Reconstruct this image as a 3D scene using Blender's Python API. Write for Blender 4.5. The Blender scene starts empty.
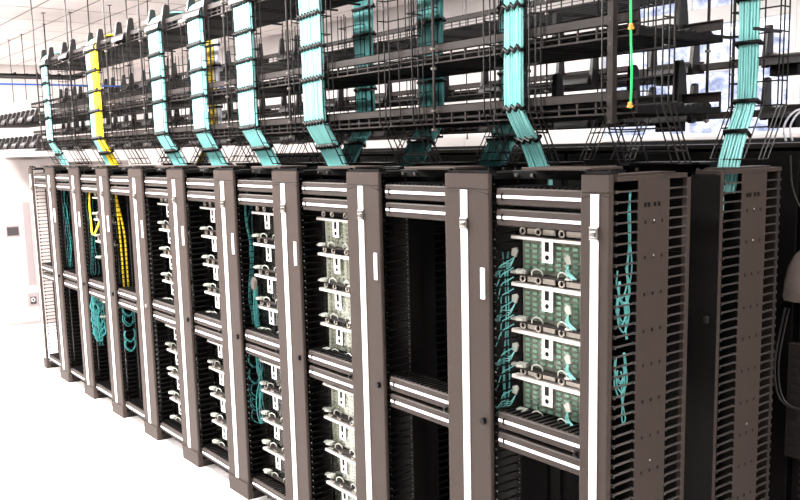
import bpy, math, random
from mathutils import Vector, Matrix
rnd = random.Random(7)
SC = bpy.context.scene
COL = SC.collection

# ---------------------------------------------------------------- camera
cam_data = bpy.data.cameras.new('camera')
cam_data.sensor_width = 36.0
cam_data.lens = 867.83 / 800.0 * 36.0
cam_data.shift_x = 0.0095
cam_data.shift_y = 0.0280
cam_data.clip_start = 0.05
cam_data.clip_end = 100
cam = bpy.data.objects.new('camera', cam_data)
COL.objects.link(cam)
CR = Vector((0.60141774, 0.798543, -0.02501553))
CU = Vector((-0.09892972, 0.10550539, 0.98948548))
CF = Vector((-0.79278598, 0.59261934, -0.14245245))
m = Matrix(((CR.x, CU.x, -CF.x, 1.97527), (CR.y, CU.y, -CF.y, -2.44057), (CR.z, CU.z, -CF.z, 2.24123), (0, 0, 0, 1)))
cam.matrix_world = m
SC.camera = cam

# ---------------------------------------------------------------- world, exposure, lamps
SC.view_settings.view_transform = 'Standard'
SC.view_settings.look = 'None'
SC.view_settings.gamma = 1.0
SC.view_settings.use_curve_mapping = False
SC.view_settings.exposure = 0.35
w = bpy.data.worlds.new('room_air')
SC.world = w
w.use_nodes = True
w.node_tree.nodes['Background'].inputs[0].default_value = (1.0, 0.97, 0.95, 1)
w.node_tree.nodes['Background'].inputs[1].default_value = 0.14
ROOM_X0, ROOM_X1, ROOM_Y0, ROOM_Y1, ROOM_H = -20.2, 4.9, -5.6, 6.0, 4.4
LAMPS = [(x, -1.1) for x in (-16.0, -12.6, -9.8, -7.4, -5.0, -2.9, 0.9)] + [(x, -3.9) for x in (-12.6, -7.4, -2.9, 2.4)] + [(3.4, 0.9)] + [(x, 3.4) for x in (-16.4, -11.5, -6.2, -1.4)]  # lone lamp right of the racks is added to brighten the end panels
LAMP_POWER = 150
LAMP_GAIN = {-1.1: {0.9: 0.45, -2.9: 1.8, -5.0: 2.2, -9.8: 1.0, -12.6: 0.9, -16.0: 0.9}, -3.9: {2.4: 0.5, -2.9: 1.0, -7.4: 2.4, -12.6: 1.4}, 0.9: {}, 3.4: {-1.4: 0.4}}
LAMP_ROW = {-1.1: 1.7, 0.9: 1.4, -3.9: 0.7, 3.4: 0.9}
for i, (x, y) in enumerate(LAMPS):
    ld = bpy.data.lights.new('troffer_light', 'AREA')
    ld.shape = 'RECTANGLE'; ld.size = 1.16; ld.size_y = 0.55
    ld.energy = LAMP_POWER * LAMP_GAIN[y].get(x, LAMP_ROW[y])
    ld.color = (1.0, 0.96, 0.93)
    lo = bpy.data.objects.new('troffer_light', ld)
    lo.location = (x, y, ROOM_H - 0.06)
    COL.objects.link(lo)

# ---------------------------------------------------------------- materials
def mat(name, col, rough=0.5, metal=0.0, noise=0.0, nscale=30.0, emit=None, spec=0.5, coat=0.0, trans=0.0):
    M = bpy.data.materials.new(name); M.use_nodes = True
    nt = M.node_tree; b = nt.nodes['Principled BSDF']
    b.inputs['Base Color'].default_value = (*col, 1)
    b.inputs['Roughness'].default_value = rough
    b.inputs['Metallic'].default_value = metal
    b.inputs['Specular IOR Level'].default_value = spec
    if coat: b.inputs['Coat Weight'].default_value = coat
    if trans: b.inputs['Transmission Weight'].default_value = trans
    if emit:
        b.inputs['Emission Color'].default_value = (*emit[:3], 1); b.inputs['Emission Strength'].default_value = emit[3]
    if noise:
        tc = nt.nodes.new('ShaderNodeTexCoord'); n = nt.nodes.new('ShaderNodeTexNoise')
        n.inputs['Scale'].default_value = nscale; n.inputs['Detail'].default_value = 4
        mr = nt.nodes.new('ShaderNodeMapRange')
        mr.inputs['To Min'].default_value = 1 - noise; mr.inputs['To Max'].default_value = 1 + noise
        mx = nt.nodes.new('ShaderNodeVectorMath'); mx.operation = 'SCALE'
        mx.inputs[0].default_value = col
        nt.links.new(tc.outputs['Object'], n.inputs['Vector'])
        nt.links.new(n.outputs['Fac'], mr.inputs['Value'])
        nt.links.new(mr.outputs['Result'], mx.inputs['Scale'])
        nt.links.new(mx.outputs['Vector'], b.inputs['Base Color'])
    return M

M = dict(
    paint=mat('brown_grey_paint', (0.042, 0.0315, 0.0275), 0.6, noise=0.08, nscale=40, spec=0.15),
    paint_dark=mat('dark_brown_paint', (0.022, 0.018, 0.017), 0.5, noise=0.08, nscale=40, spec=0.15),
    beam=mat('beam_paint', (0.036, 0.028, 0.025), 0.6, noise=0.06, nscale=40, spec=0.2),
    black=mat('black_metal', (0.005, 0.0047, 0.0047), 0.5, noise=0.15, nscale=25, spec=0.1),
    plastic=mat('black_plastic', (0.005, 0.0047, 0.0047), 0.4, noise=0.1, nscale=60, spec=0.15),
    finger=mat('finger_plastic', (0.075, 0.067, 0.063), 0.3, 0.4, noise=0.1, nscale=60),
    strip=mat('white_strip', (0.93, 0.91, 0.90), 0.35, noise=0.02, nscale=20),
    strip_lilac=mat('pale_strip', (0.90, 0.87, 0.93), 0.35, noise=0.02, nscale=20),
    chrome=mat('satin_metal', (0.62, 0.60, 0.58), 0.28, 1.0, noise=0.1, nscale=30),
    wire=mat('black_wire', (0.008, 0.007, 0.007), 0.4, noise=0.1, nscale=40, spec=0.2),
    tray=mat('tray_steel', (0.020, 0.0155, 0.014), 0.5, noise=0.1, nscale=20, spec=0.2),
    rod=mat('threaded_steel', (0.02, 0.018, 0.018), 0.45, noise=0.15, nscale=80),
    saddle=mat('grey_saddle_plastic', (0.016, 0.0145, 0.0145), 0.4, spec=0.3, noise=0.08, nscale=30),
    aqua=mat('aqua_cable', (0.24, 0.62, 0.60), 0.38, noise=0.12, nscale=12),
    aqua_shaded=mat('aqua_cable_shaded', (0.11, 0.42, 0.41), 0.4, noise=0.12, nscale=12),  # darker copy of the aqua cable, shade put into its colour
    teal=mat('teal_cable_shaded', (0.03, 0.22, 0.22), 0.4, noise=0.12, nscale=12),  # cables inside the bays: their shadow is put into a darker teal
    yellow=mat('yellow_cable', (0.86, 0.62, 0.02), 0.4, noise=0.06, nscale=12),
    green=mat('green_wire', (0.01, 0.55, 0.12), 0.4, noise=0.05, nscale=12),
    blue=mat('blue_cable', (0.02, 0.10, 0.42), 0.4, noise=0.05, nscale=12),
    white_cable=mat('white_cable', (0.75, 0.76, 0.85), 0.4, noise=0.05, nscale=12),
    orange=mat('orange_tag', (0.85, 0.27, 0.03), 0.4, noise=0.05, nscale=12),
    unit=mat('unit_board', (0.25, 0.25, 0.22), 0.6, noise=0.1, nscale=14, spec=0.2),
    unit_pale=mat('unit_board_pale', (0.66, 0.61, 0.56), 0.5, noise=0.1, nscale=14),
    adapter=mat('mint_adapter', (0.31, 0.50, 0.43), 0.5, noise=0.08, nscale=50),
    adapter_pale=mat('pale_adapter', (0.54, 0.54, 0.49), 0.35, noise=0.08, nscale=50),
    bar=mat('white_bar', (0.86, 0.82, 0.79), 0.35, noise=0.03, nscale=20),
    cream=mat('cream_plastic', (0.62, 0.57, 0.50), 0.3, noise=0.05, nscale=30),
    drawer=mat('drawer_metal', (0.17, 0.15, 0.135), 0.35, 0.2, noise=0.06, nscale=20),
    boot=mat('clear_boot', (0.40, 0.42, 0.38), 0.2, noise=0.05, nscale=20),
    wall=mat('wall_paint', (0.84, 0.80, 0.79), 0.7, noise=0.02, nscale=3),
    ceiling=mat('ceiling_tile_board', (0.84, 0.785, 0.765), 0.8, noise=0.025, nscale=90),
    grid=mat('ceiling_grid', (0.22, 0.195, 0.19), 0.6, noise=0.02, nscale=9),
    floor=mat('floor_laminate', (0.90, 0.86, 0.85), 0.45, noise=0.012, nscale=30),
    joint=mat('floor_joint', (0.80, 0.74, 0.73), 0.6, noise=0.02, nscale=30),
    cab=mat('white_cabinet_paint', (0.40, 0.355, 0.345), 0.5, noise=0.012, nscale=6),
    cab_grey=mat('cabinet_grey_trim', (0.27, 0.23, 0.235), 0.4, noise=0.04, nscale=20),
    cab_dark=mat('cabinet_label_grey', (0.045, 0.039, 0.042), 0.4, noise=0.15, nscale=30),
    cloth=mat('grey_cloth', (0.16, 0.13, 0.115), 0.9, noise=0.25, nscale=60),
    trofr=mat('lamp_diffuser', (0.9, 0.9, 0.9), 0.4, noise=0.01, emit=(1.0, 0.97, 0.94, 4.0)),
)
def glass_mat():
    G = bpy.data.materials.new('clear_cover'); G.use_nodes = True
    nt = G.node_tree; nt.nodes.clear()
    o = nt.nodes.new('ShaderNodeOutputMaterial'); t = nt.nodes.new('ShaderNodeBsdfTransparent')
    g = nt.nodes.new('ShaderNodeBsdfGlossy'); g.inputs['Roughness'].default_value = 0.1; g.inputs['Color'].default_value = (0.6, 0.6, 0.6, 1)
    fr = nt.nodes.new('ShaderNodeFresnel'); fr.inputs['IOR'].default_value = 1.16
    mx = nt.nodes.new('ShaderNodeMixShader')
    t.inputs[0].default_value = (0.92, 0.95, 0.92, 1)
    nt.links.new(fr.outputs[0], mx.inputs[0]); nt.links.new(t.outputs[0], mx.inputs[1]); nt.links.new(g.outputs[0], mx.inputs[2])
    nt.links.new(mx.outputs[0], o.inputs[0])
    return G
M['glass'] = glass_mat()
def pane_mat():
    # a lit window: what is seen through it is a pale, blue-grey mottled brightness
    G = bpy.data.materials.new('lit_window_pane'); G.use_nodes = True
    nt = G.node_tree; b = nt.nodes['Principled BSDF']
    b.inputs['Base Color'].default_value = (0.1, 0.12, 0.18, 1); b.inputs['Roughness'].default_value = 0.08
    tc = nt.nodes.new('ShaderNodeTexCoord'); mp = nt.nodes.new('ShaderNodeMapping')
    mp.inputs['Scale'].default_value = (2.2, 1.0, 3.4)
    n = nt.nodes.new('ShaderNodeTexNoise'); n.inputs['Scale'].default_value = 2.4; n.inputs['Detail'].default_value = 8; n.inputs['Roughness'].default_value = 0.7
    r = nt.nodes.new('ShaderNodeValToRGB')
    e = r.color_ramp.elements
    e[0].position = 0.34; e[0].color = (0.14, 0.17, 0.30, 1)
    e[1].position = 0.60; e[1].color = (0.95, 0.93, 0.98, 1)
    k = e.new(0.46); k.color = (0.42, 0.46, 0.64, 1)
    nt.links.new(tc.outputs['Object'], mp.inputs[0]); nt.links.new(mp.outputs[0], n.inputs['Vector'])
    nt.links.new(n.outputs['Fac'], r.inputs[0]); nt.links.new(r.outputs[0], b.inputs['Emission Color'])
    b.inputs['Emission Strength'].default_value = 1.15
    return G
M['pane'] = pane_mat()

# ---------------------------------------------------------------- mesh helpers
class MB:
    def __init__(s): s.v = []; s.f = []; s.sm = []
    def add(s, vs, fs, smooth=False):
        o = len(s.v); s.v += [tuple(p) for p in vs]
        for f in fs: s.f.append(tuple(o + i for i in f)); s.sm.append(smooth)
        return s
    def box(s, x0, x1, y0, y1, z0, z1):
        return s.add([(x0,y0,z0),(x1,y0,z0),(x1,y1,z0),(x0,y1,z0),(x0,y0,z1),(x1,y0,z1),(x1,y1,z1),(x0,y1,z1)],
              [(0,3,2,1),(4,5,6,7),(0,1,5,4),(1,2,6,5),(2,3,7,6),(3,0,4,7)])
    def prism(s, poly, axis, a, b, smooth=False):
        # poly: list of 2-D points counter-clockwise; axis the extrusion axis
        n = len(poly)
        def P(u, v, t): return (u, v, t) if axis == 'z' else ((t, u, v) if axis == 'x' else (u, t, v))
        vs = [P(u, v, a) for u, v in poly] + [P(u, v, b) for u, v in poly]
        fs = [tuple(range(n))[::-1], tuple(range(n, 2*n))] + [(i, (i+1) % n, n+(i+1) % n, n+i) for i in range(n)]
        return s.add(vs, fs, False)
    def tube(s, pts, r, n=6, caps=True, smooth=True):
        pts = [Vector(p) for p in pts]; k = len(pts)
        vs = []; prev = None
        for i, p in enumerate(pts):
            t = (pts[min(i+1, k-1)] - pts[max(i-1, 0)])
            if t.length < 1e-9: t = Vector((0, 0, 1))
            t.normalize()
            if prev is None:
                a = Vector((0, 0, 1)) if abs(t.z) < 0.9 else Vector((1, 0, 0))
            else: a = prev
            u = a - t * a.dot(t)
            if u.length < 1e-6:
                a = Vector((1, 0, 0)); u = a - t * a.dot(t)
            u.normalize(); prev = u; vv = t.cross(u)
            rr = r[i] if isinstance(r, (list, tuple)) else r
            for j in range(n):
                an = 2*math.pi*j/n
                vs.append(p + u*(rr*math.cos(an)) + vv*(rr*math.sin(an)))
        fs = []
        for i in range(k-1):
            for j in range(n):
                fs.append((i*n+j, i*n+(j+1) % n, (i+1)*n+(j+1) % n, (i+1)*n+j))
        s.add(vs, fs, smooth)
        if caps:
            o = len(s.v) - len(vs)
            s.f.append(tuple(o+j for j in range(n))[::-1]); s.sm.append(False)
            s.f.append(tuple(o+(k-1)*n+j for j in range(n))); s.sm.append(False)
        return s
    def ring(s, c, r, tr, normal='y', a0=0.0, a1=2*math.pi, n=14, m=5):
        pts = []
        closed = abs(a1-a0-2*math.pi) < 1e-6
        for i in range(n + 1):
            a = a0 + (a1-a0)*i/n
            cs, sn = r*math.cos(a), r*math.sin(a)
            pts.append((c[0]+cs, c[1], c[2]+sn) if normal == 'y' else ((c[0], c[1]+cs, c[2]+sn) if normal == 'x' else (c[0]+cs, c[1]+sn, c[2])))
        return s.tube(pts, tr, m, caps=not closed)
    def mesh(s, name, material):
        me = bpy.data.meshes.new(name); me.from_pydata(s.v, [], s.f)
        me.polygons.foreach_set('use_smooth', s.sm); me.materials.append(M[material]); me.update()
        return me
    def build(s, name, material, parent=None, loc=None, kind=None, bevel=0.0):
        o = bpy.data.objects.new(name, s.mesh(name, material)); COL.objects.link(o)
        if parent: o.parent = parent
        if loc: o.location = loc
        if kind: o['kind'] = kind
        if bevel:
            b = o.modifiers.new('bevel', 'BEVEL'); b.width = bevel; b.segments = 2; b.limit_method = 'ANGLE'
        return o
def inst(name, me, parent, loc, rot=None, scale=None):
    o = bpy.data.objects.new(name, me); COL.objects.link(o); o.parent = parent; o.location = loc
    if rot: o.rotation_euler = rot
    if scale: o.scale = scale
    return o
def thing(name, label, cat, loc=(0,0,0), group=None):
    o = bpy.data.objects.new(name, None); COL.objects.link(o); o.location = loc
    o.empty_display_size = 0.1
    tag(o, label, cat, group); return o
def tag(o, label, cat, group=None):
    o['label'] = label; o['category'] = cat
    if group: o['group'] = group
    return o
def smooth_path(pts, sub=6):
    pts = [Vector(p) for p in pts]; out = []
    for i in range(len(pts)-1):
        p0 = pts[max(i-1, 0)]; p1 = pts[i]; p2 = pts[i+1]; p3 = pts[min(i+2, len(pts)-1)]
        for k in range(sub):
            t = k/sub
            out.append(0.5*((2*p1) + (p2-p0)*t + (2*p0-5*p1+4*p2-p3)*t*t + (3*p1-p0-3*p2+p3)*t**3))
    out.append(pts[-1]); return out
ORD = ['', 'first', 'second', 'third', 'fourth', 'fifth', 'sixth', 'seventh', 'eighth', 'ninth', 'tenth', 'eleventh', 'twelfth', 'thirteenth', 'fourteenth', 'fifteenth', 'sixteenth', 'seventeenth', 'eighteenth', 'nineteenth', 'twentieth']
def nth(i): return ORD[i]

# ---------------------------------------------------------------- the room
def struct(o): o['kind'] = 'structure'; return o
def floor():
    f = struct(MB().box(ROOM_X0, ROOM_X1, ROOM_Y0, ROOM_Y1, -0.12, -0.006).build('floor', 'joint'))
    T = 0.61
    tile = MB(); g = 0.0016
    tile.box(g, T-g, g, T-g, -0.006, 0.0); me = tile.mesh('floor_tile', 'floor')
    n = 0; far = MB()
    ix0, ix1 = int(ROOM_X0/T), int(ROOM_X1/T)
    iy0, iy1 = int(ROOM_Y0/T), int(ROOM_Y1/T)
    for i in range(ix0, ix1):
        for j in range(iy0, iy1):
            x, y = i*T, j*T
            if -10.4 < x < -0.4 and -4.4 < y < 0.2 and y > -4.4 + 0.02*(x+10):
                # tiles in view between the camera, the rack row and the white cabinet
                if n < 150 and (x+y*0.6) < -0.6:
                    inst('floor_tile', me, f, (x, y, 0)); n += 1; continue
            far.box(x+g, x+T-g, y+g, y+T-g, -0.006, 0.0)
    o = far.build('floor_tile', 'floor', f); o['kind'] = 'stuff'
floor()
def ceiling():
    c = struct(MB().box(ROOM_X0, ROOM_X1, ROOM_Y0, ROOM_Y1, ROOM_H, ROOM_H+0.1).build('ceiling', 'grid'))
    tx, ty, g = 1.22, 0.61, 0.017
    me = MB().box(0.026, tx-0.026, g, ty-g, ROOM_H-0.004, ROOM_H-0.0005).mesh('ceiling_tile', 'ceiling')
    far = MB()
    i = 0
    for a in range(int((ROOM_X1-ROOM_X0)/tx)):
        x = ROOM_X0 + 0.05 + a*tx
        for b in range(int((ROOM_Y1-ROOM_Y0)/ty)):
            y = ROOM_Y0 + 0.2 + b*ty
            if x < -9.5 and y > -0.6:
                inst('ceiling_tile', me, c, (x, y, 0)); i += 1
            else: far.box(x+g, x+tx-g, y+g, y+ty-g, ROOM_H-0.004, ROOM_H-0.0005)
    far.build('ceiling_tile', 'ceiling', c, kind='stuff')
ceiling()
struct(MB().box(ROOM_X0-0.1, ROOM_X0, ROOM_Y0, ROOM_Y1, 0, ROOM_H).build('wall_left', 'wall'))
wb = struct(MB().box(ROOM_X0, -5.0, ROOM_Y1, ROOM_Y1+0.1, 0, ROOM_H).box(-5.0, ROOM_X1, ROOM_Y1, ROOM_Y1+0.1, 0, 2.28).box(-5.0, ROOM_X1, ROOM_Y1, ROOM_Y1+0.1, 4.02, ROOM_H).build('wall_back', 'wall'))
pm = MB().box(0.006, 1.214, ROOM_Y1-0.014, ROOM_Y1, 0.1, ROOM_H-0.03).mesh('wall_panel', 'wall')
for k in range(12):
    inst('wall_panel', pm, wb, (-5.05-1.22*(k+1), 0, 0))
struct(MB().box(ROOM_X0, ROOM_X1, ROOM_Y1-0.03, ROOM_Y1-0.014, 0, 0.1).build('baseboard_back', 'cab_grey'))
# window band in the back wall
for k, (x0, x1) in enumerate([(-5.0, -2.58), (-2.58, -0.16), (-0.16, 2.26), (2.26, 4.68)]):
    wn = bpy.data.objects.new('window_%d' % (k+1), None); COL.objects.link(wn); wn['kind'] = 'structure'
    fr = MB()
    fr.box(x0, x0+0.06, 5.93, 6.06, 2.28, 4.02).box(x1-0.06, x1, 5.93, 6.06, 2.28, 4.02)
    fr.box(x0+0.06, x1-0.06, 5.93, 6.06, 2.28, 2.31).box(x0+0.06, x1-0.06, 5.93, 6.06, 3.90, 4.02)
    fr.box(x0+0.06, x1-0.06, 5.95, 6.05, 2.95, 3.08).box(x0+0.06, x1-0.06, 5.95, 6.05, 3.44, 3.62)
    fr.build('window_frame', 'strip', wn, bevel=0.008)
    fr = MB()
    MB().box((x0+x1)/2-0.02, (x0+x1)/2+0.02, 5.96, 6.04, 2.31, 3.90).build('mullion', 'strip', wn)
    for a, b in ((x0+0.06, (x0+x1)/2-0.02), ((x0+x1)/2+0.02, x1-0.06)):
        for z0, z1 in ((2.31, 2.95), (3.08, 3.44), (3.62, 3.90)):
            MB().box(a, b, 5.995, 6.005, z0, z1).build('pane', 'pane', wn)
    MB().box(x0, x1, 5.86, 6.02, 2.24, 2.28).build('window_sill', 'strip', wn, bevel=0.006)
# ceiling lamps (outside the picture, they light the room)
lf = MB().box(-0.61, 0.61, -0.305, 0.305, -0.035, -0.005).mesh('lamp_frame', 'strip')
ldm = MB().box(-0.56, 0.56, -0.255, 0.255, -0.042, -0.036).mesh('diffuser', 'trofr')
for i, (x, y) in enumerate(LAMPS):
    row = {-3.9: 'nearest the camera side', -1.1: 'over the white aisle', 0.9: 'added to light rack ends', 3.4: 'over the rear racks'}[y]
    col = sorted({a for a, b in LAMPS if b == y}, reverse=True).index(x) + 1
    t = thing('ceiling_lamp', 'recessed white ceiling lamp, %s from the right in the row %s' % (nth(col), row), 'lamp', (x, y, ROOM_H), 'recessed ceiling lamps')
    inst('lamp_frame', lf, t, (0, 0, 0)); inst('diffuser', ldm, t, (0, 0, 0))

# ---------------------------------------------------------------- rack rows
H = 2.13; PITCH = 0.7610; W = 0.2790; W1 = 0.1343; DEPTH = 0.450
def left(i): return -W1 - (i-1)*PITCH
def right(i): return 0.0 if i == 1 else (left(i)+W1 if i == 11 else left(i)+W)
# for the far end manager the narrow body sits on the right-hand side
def span(i):
    if i == 11:
        r = left(11)+W; return r-0.122, r
    return left(i), right(i)

def rounded(x0, x1, y0, y1, r, n=4):
    # cross-section rounded at the two front (low y) corners
    p = []
    for k in range(n+1):
        a = math.pi + (math.pi/2)*k/n; p.append((x0+r+r*math.cos(a), y0+r+r*math.sin(a)))
    for k in range(n+1):
        a = 1.5*math.pi + (math.pi/2)*k/n; p.append((x1-r+r*math.cos(a), y0+r+r*math.sin(a)))
    return p + [(x1, y1), (x0, y1)]

FINGER_DZ = 0.0375
def finger_mb(ln=0.112):
    f = MB()
    f.box(-0.004, 0.004, -ln, 0, -0.0028, 0.0028)
    f.box(-0.005, 0.008, -ln-0.006, -ln, -0.006, 0.006)
    f.box(-0.004, 0.009, -0.008, 0.0, -0.004, 0.004)
    return f
FME = {True: finger_mb().mesh('cable_finger', 'finger'), False: finger_mb().mesh('cable_finger', 'plastic')}
def manager(i, y0, flip, label, detail, end_panel=False, group='vertical cable managers'):
    """i: position from the near end; y0: front plane of the row; flip=True mirrors the depth (row that faces the other way)"""
    x0, x1 = span(i)
    t = thing('vertical_cable_manager', label, 'cable manager', (x0, y0, 0), group)
    Wd = x1-x0
    s = -1 if flip else 1
    def Y(a, b): return (a, b) if not flip else (DEPTH-b, DEPTH-a)
    narrow = Wd < 0.2
    # door with rounded front edges, capped above and below
    if not flip:
        MB().prism(rounded(-0.006, Wd-0.004, 0, 0.016, 0.008), 'z', 0.105, 2.062).build('door', 'paint', t)
        d = [c for c in t.children][-1]
        MB().prism(rounded(-0.005, Wd-0.005, 0.001, 0.016, 0.008), 'z', 2.064, H-0.004).build('door_top', 'paint', t)
        sx = 0.046 if narrow else 0.103
        sw = 0.036 if narrow else 0.041
        strip = MB()
        strip.box(sx, sx+sw, -0.004, 0.001, 0.11, 1.893).box(sx, sx+sw, -0.004, 0.001, 1.941, 2.058)
        strip.build('light_strip', 'strip', d)
        MB().box(sx-0.002, sx+sw+0.002, -0.010, 0.001, 1.893, 1.941).box(sx+0.008, sx+sw-0.008, -0.016, -0.010, 1.903, 1.925).build('latch', 'chrome', d, bevel=0.003)
        if not narrow:
            MB().box(0.222, 0.249, -0.006, 0.001, 1.604, 1.737).build('handle', 'strip_lilac', d, bevel=0.004)
            kb = MB(); kb.prism([(0.236+0.012*math.cos(a*math.pi/5), 1.078+0.015*math.sin(a*math.pi/5)) for a in range(10)], 'y', -0.016, 0.001)
            kb.build('knob', 'plastic' if i not in (7,) else 'chrome', d)
        MB().prism(rounded(-0.006, Wd-0.002, -0.006, 0.03, 0.010), 'z', 0.0, 0.103).build('foot', 'paint', t)
        # arched seams at the door's two ends: thin lips
        a = MB()
        for zz, sg in ((2.061, -1), (0.107, 1)):
            n = 8
            pts = [(Wd*k/n, -0.0005, zz + sg*0.02*(1-math.sin(math.pi*k/n)) - sg*0.0) for k in range(n+1)]
            a.tube(pts, 0.0016, 4)
        a.build('seam_bead', 'paint_dark', d)
    else:
        ya, yb = DEPTH-0.020, DEPTH-0.004
        MB().box(0, Wd, ya, yb, 0.105, 2.10).build('door', 'paint_dark', t, bevel=0.006)
        fd = MB().box(0, Wd, -0.004, 0.0, 0.105, 2.10).build('inner_door', 'black', t)
        MB().box(Wd-0.05, Wd-0.03, -0.018, -0.004, 1.50, 1.53).build('knob', 'saddle', fd, bevel=0.004)
        MB().box(-0.002, Wd+0.002, ya, yb+0.006, 0, 0.103).build('foot', 'paint_dark', t)
    # body: spine panel in the middle, back post, top and base plates
    smat = 'paint' if end_panel else 'black'
    sp = MB()
    sp.box(Wd-0.004, Wd, 0.153, 0.337, 0.05, 2.1015)
    spine = sp.build('side_panel', smat, t)
    sp = MB().box(0.0, Wd-0.004, 0.235, 0.255, 0.05, 2.10).box(0.0, 0.006, 0.153, 0.337, 0.05, 2.10)
    sp.build('spine', 'black', t)
    if end_panel:
        hb = MB()
        zs = [1.948, 1.818, 1.68, 1.541, 1.41, 1.27, 1.13, 0.99, 0.85, 0.71, 0.57, 0.43, 0.29]
        for z in zs:
            for yy in (0.195, 0.245, 0.295): hb.box(Wd-0.0005, Wd+0.0006, yy-0.005, yy+0.005, z-0.0065, z+0.0065)
        for yy in (0.193, 0.214, 0.250, 0.275): hb.box(Wd-0.0005, Wd+0.0006, yy-0.008, yy+0.008, 2.003, 2.020)
        hb.build('bolt_holes', 'black', spine, kind='stuff')
        bs = MB()
        for yy, z in ((0.245, 1.952), (0.245, 1.822), (0.245, 1.03)): bs.ring((Wd+0.001, yy, z), 0.003, 0.0015, 'x', n=8, m=4)
        bs.build('bolt', 'chrome', spine)
    pm_ = 'paint' if end_panel else 'black'
    if not flip:
        MB().box(Wd-0.02, Wd, 0.446, 0.47, 0.02, 2.118).build('back_post', pm_, t)
        MB().box(0.0, Wd-0.004, 0.016, 0.019, 0.105, 2.118).build('front_flange', pm_, t)
    else:
        MB().box(Wd-0.02, Wd, 0.0, 0.022, 0.02, 2.118).build('back_post', pm_, t)
    MB().box(0.0, Wd, 0.030, 0.47 if not flip else DEPTH, 2.102, 2.118).box(0.02, Wd-0.02, 0.06, 0.4, 2.118, 2.126).build('top_plate', pm_, t)
    cp = MB().box(0.01, Wd-0.01, 0.008, 0.05, 2.127, 2.138); cp.box(0.012, 0.022, 0.01, 0.03, 2.138, 2.146).box(Wd-0.022, Wd-0.012, 0.01, 0.03, 2.138, 2.146)
    if not flip: cp.build('top_hinge', 'plastic', t)
    MB().box(0.0, Wd, 0.03, 0.47 if not flip else DEPTH, 0.0, 0.05).build('base_plate', 'paint_dark', t)
    # cable fingers, front and rear windows
    n = 53
    me = FME[end_panel]
    sets = [(0.150, 1), (0.340, -1)]
    if detail == 'front': sets = [(0.150, 1)]
    for yr, d_ in sets:
        if detail == 'stuff' or (detail == 'mixed' and d_ == -1):
            f = MB()
            for k in range(n):
                z = 0.115 + k*FINGER_DZ
                f.box(Wd-0.010, Wd-0.002, yr-0.112 if d_ == 1 else yr, yr if d_ == 1 else yr+0.104, z-0.0035, z+0.0035)
                ye = yr-0.118 if d_ == 1 else yr+0.100
                f.box(Wd-0.012, Wd+0.002, ye, ye+0.008, z-0.010, z+0.008)
            f.build('cable_finger', 'plastic', t, kind='stuff')
        else:
            for k in range(n):
                z = 0.115 + k*FINGER_DZ
                inst('cable_finger', me, t, (Wd-0.008, yr, z), (0, 0, 0) if d_ == 1 else (0, 0, math.pi), None if d_ == 1 else (-1, 0.93, 1))
    # chrome dots standing in for highlights of the finger tips, one joined strip
    st = MB()
    for k in range(n):
        z = 0.132 + k*FINGER_DZ
        st.box(Wd-0.004, Wd+0.0015, 0.1560, 0.1610, z-0.0035, z+0.0035)
        st.box(Wd-0.004, Wd+0.0025, 0.0250, 0.0290, z-0.003, z+0.003)
    if not end_panel and not flip: st.build('tip_glint_column', 'chrome', t, kind='stuff')
    return t

MGR_LABEL = {
 1: 'narrow brown-grey cable manager with open slotted side, nearest the camera',
 2: 'wide brown-grey cable manager, second post from the right, knob low on its door',
 3: 'wide brown-grey cable manager left of the empty rack bay, third post from right',
 4: 'wide brown-grey cable manager, fourth post from the right end',
 5: 'wide brown-grey cable manager, fifth post from right, teal threads on inner side',
 6: 'wide brown-grey cable manager, sixth post from the right end',
 7: 'wide brown-grey cable manager with a bright knob, seventh post from the right end',
 8: 'wide brown-grey cable manager, eighth post from right, yellow cables hanging beside it',
 9: 'wide brown-grey cable manager, ninth post from right, under the yellow bundle',
 10: 'wide brown-grey cable manager, tenth post from right, second last',
 11: 'narrow brown-grey cable manager at the far left end by the white cabinet',
}
for i in range(1, 12):
    detail = 'both' if i == 1 else ('front' if i in (2, 4, 5) else ('mixed' if i == 3 else 'stuff'))
    manager(i, 0.0, False, MGR_LABEL[i], detail, end_panel=(i == 1))
Y2 = 0.668
manager(1, Y2, True, 'dark cable manager with open slotted side at the right end of the rear row', 'both', True)
for i in range(2, 10):
    manager(i, Y2, True, 'black cable manager of the rear row, %s from its right end' % nth(i), 'stuff')

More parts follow.
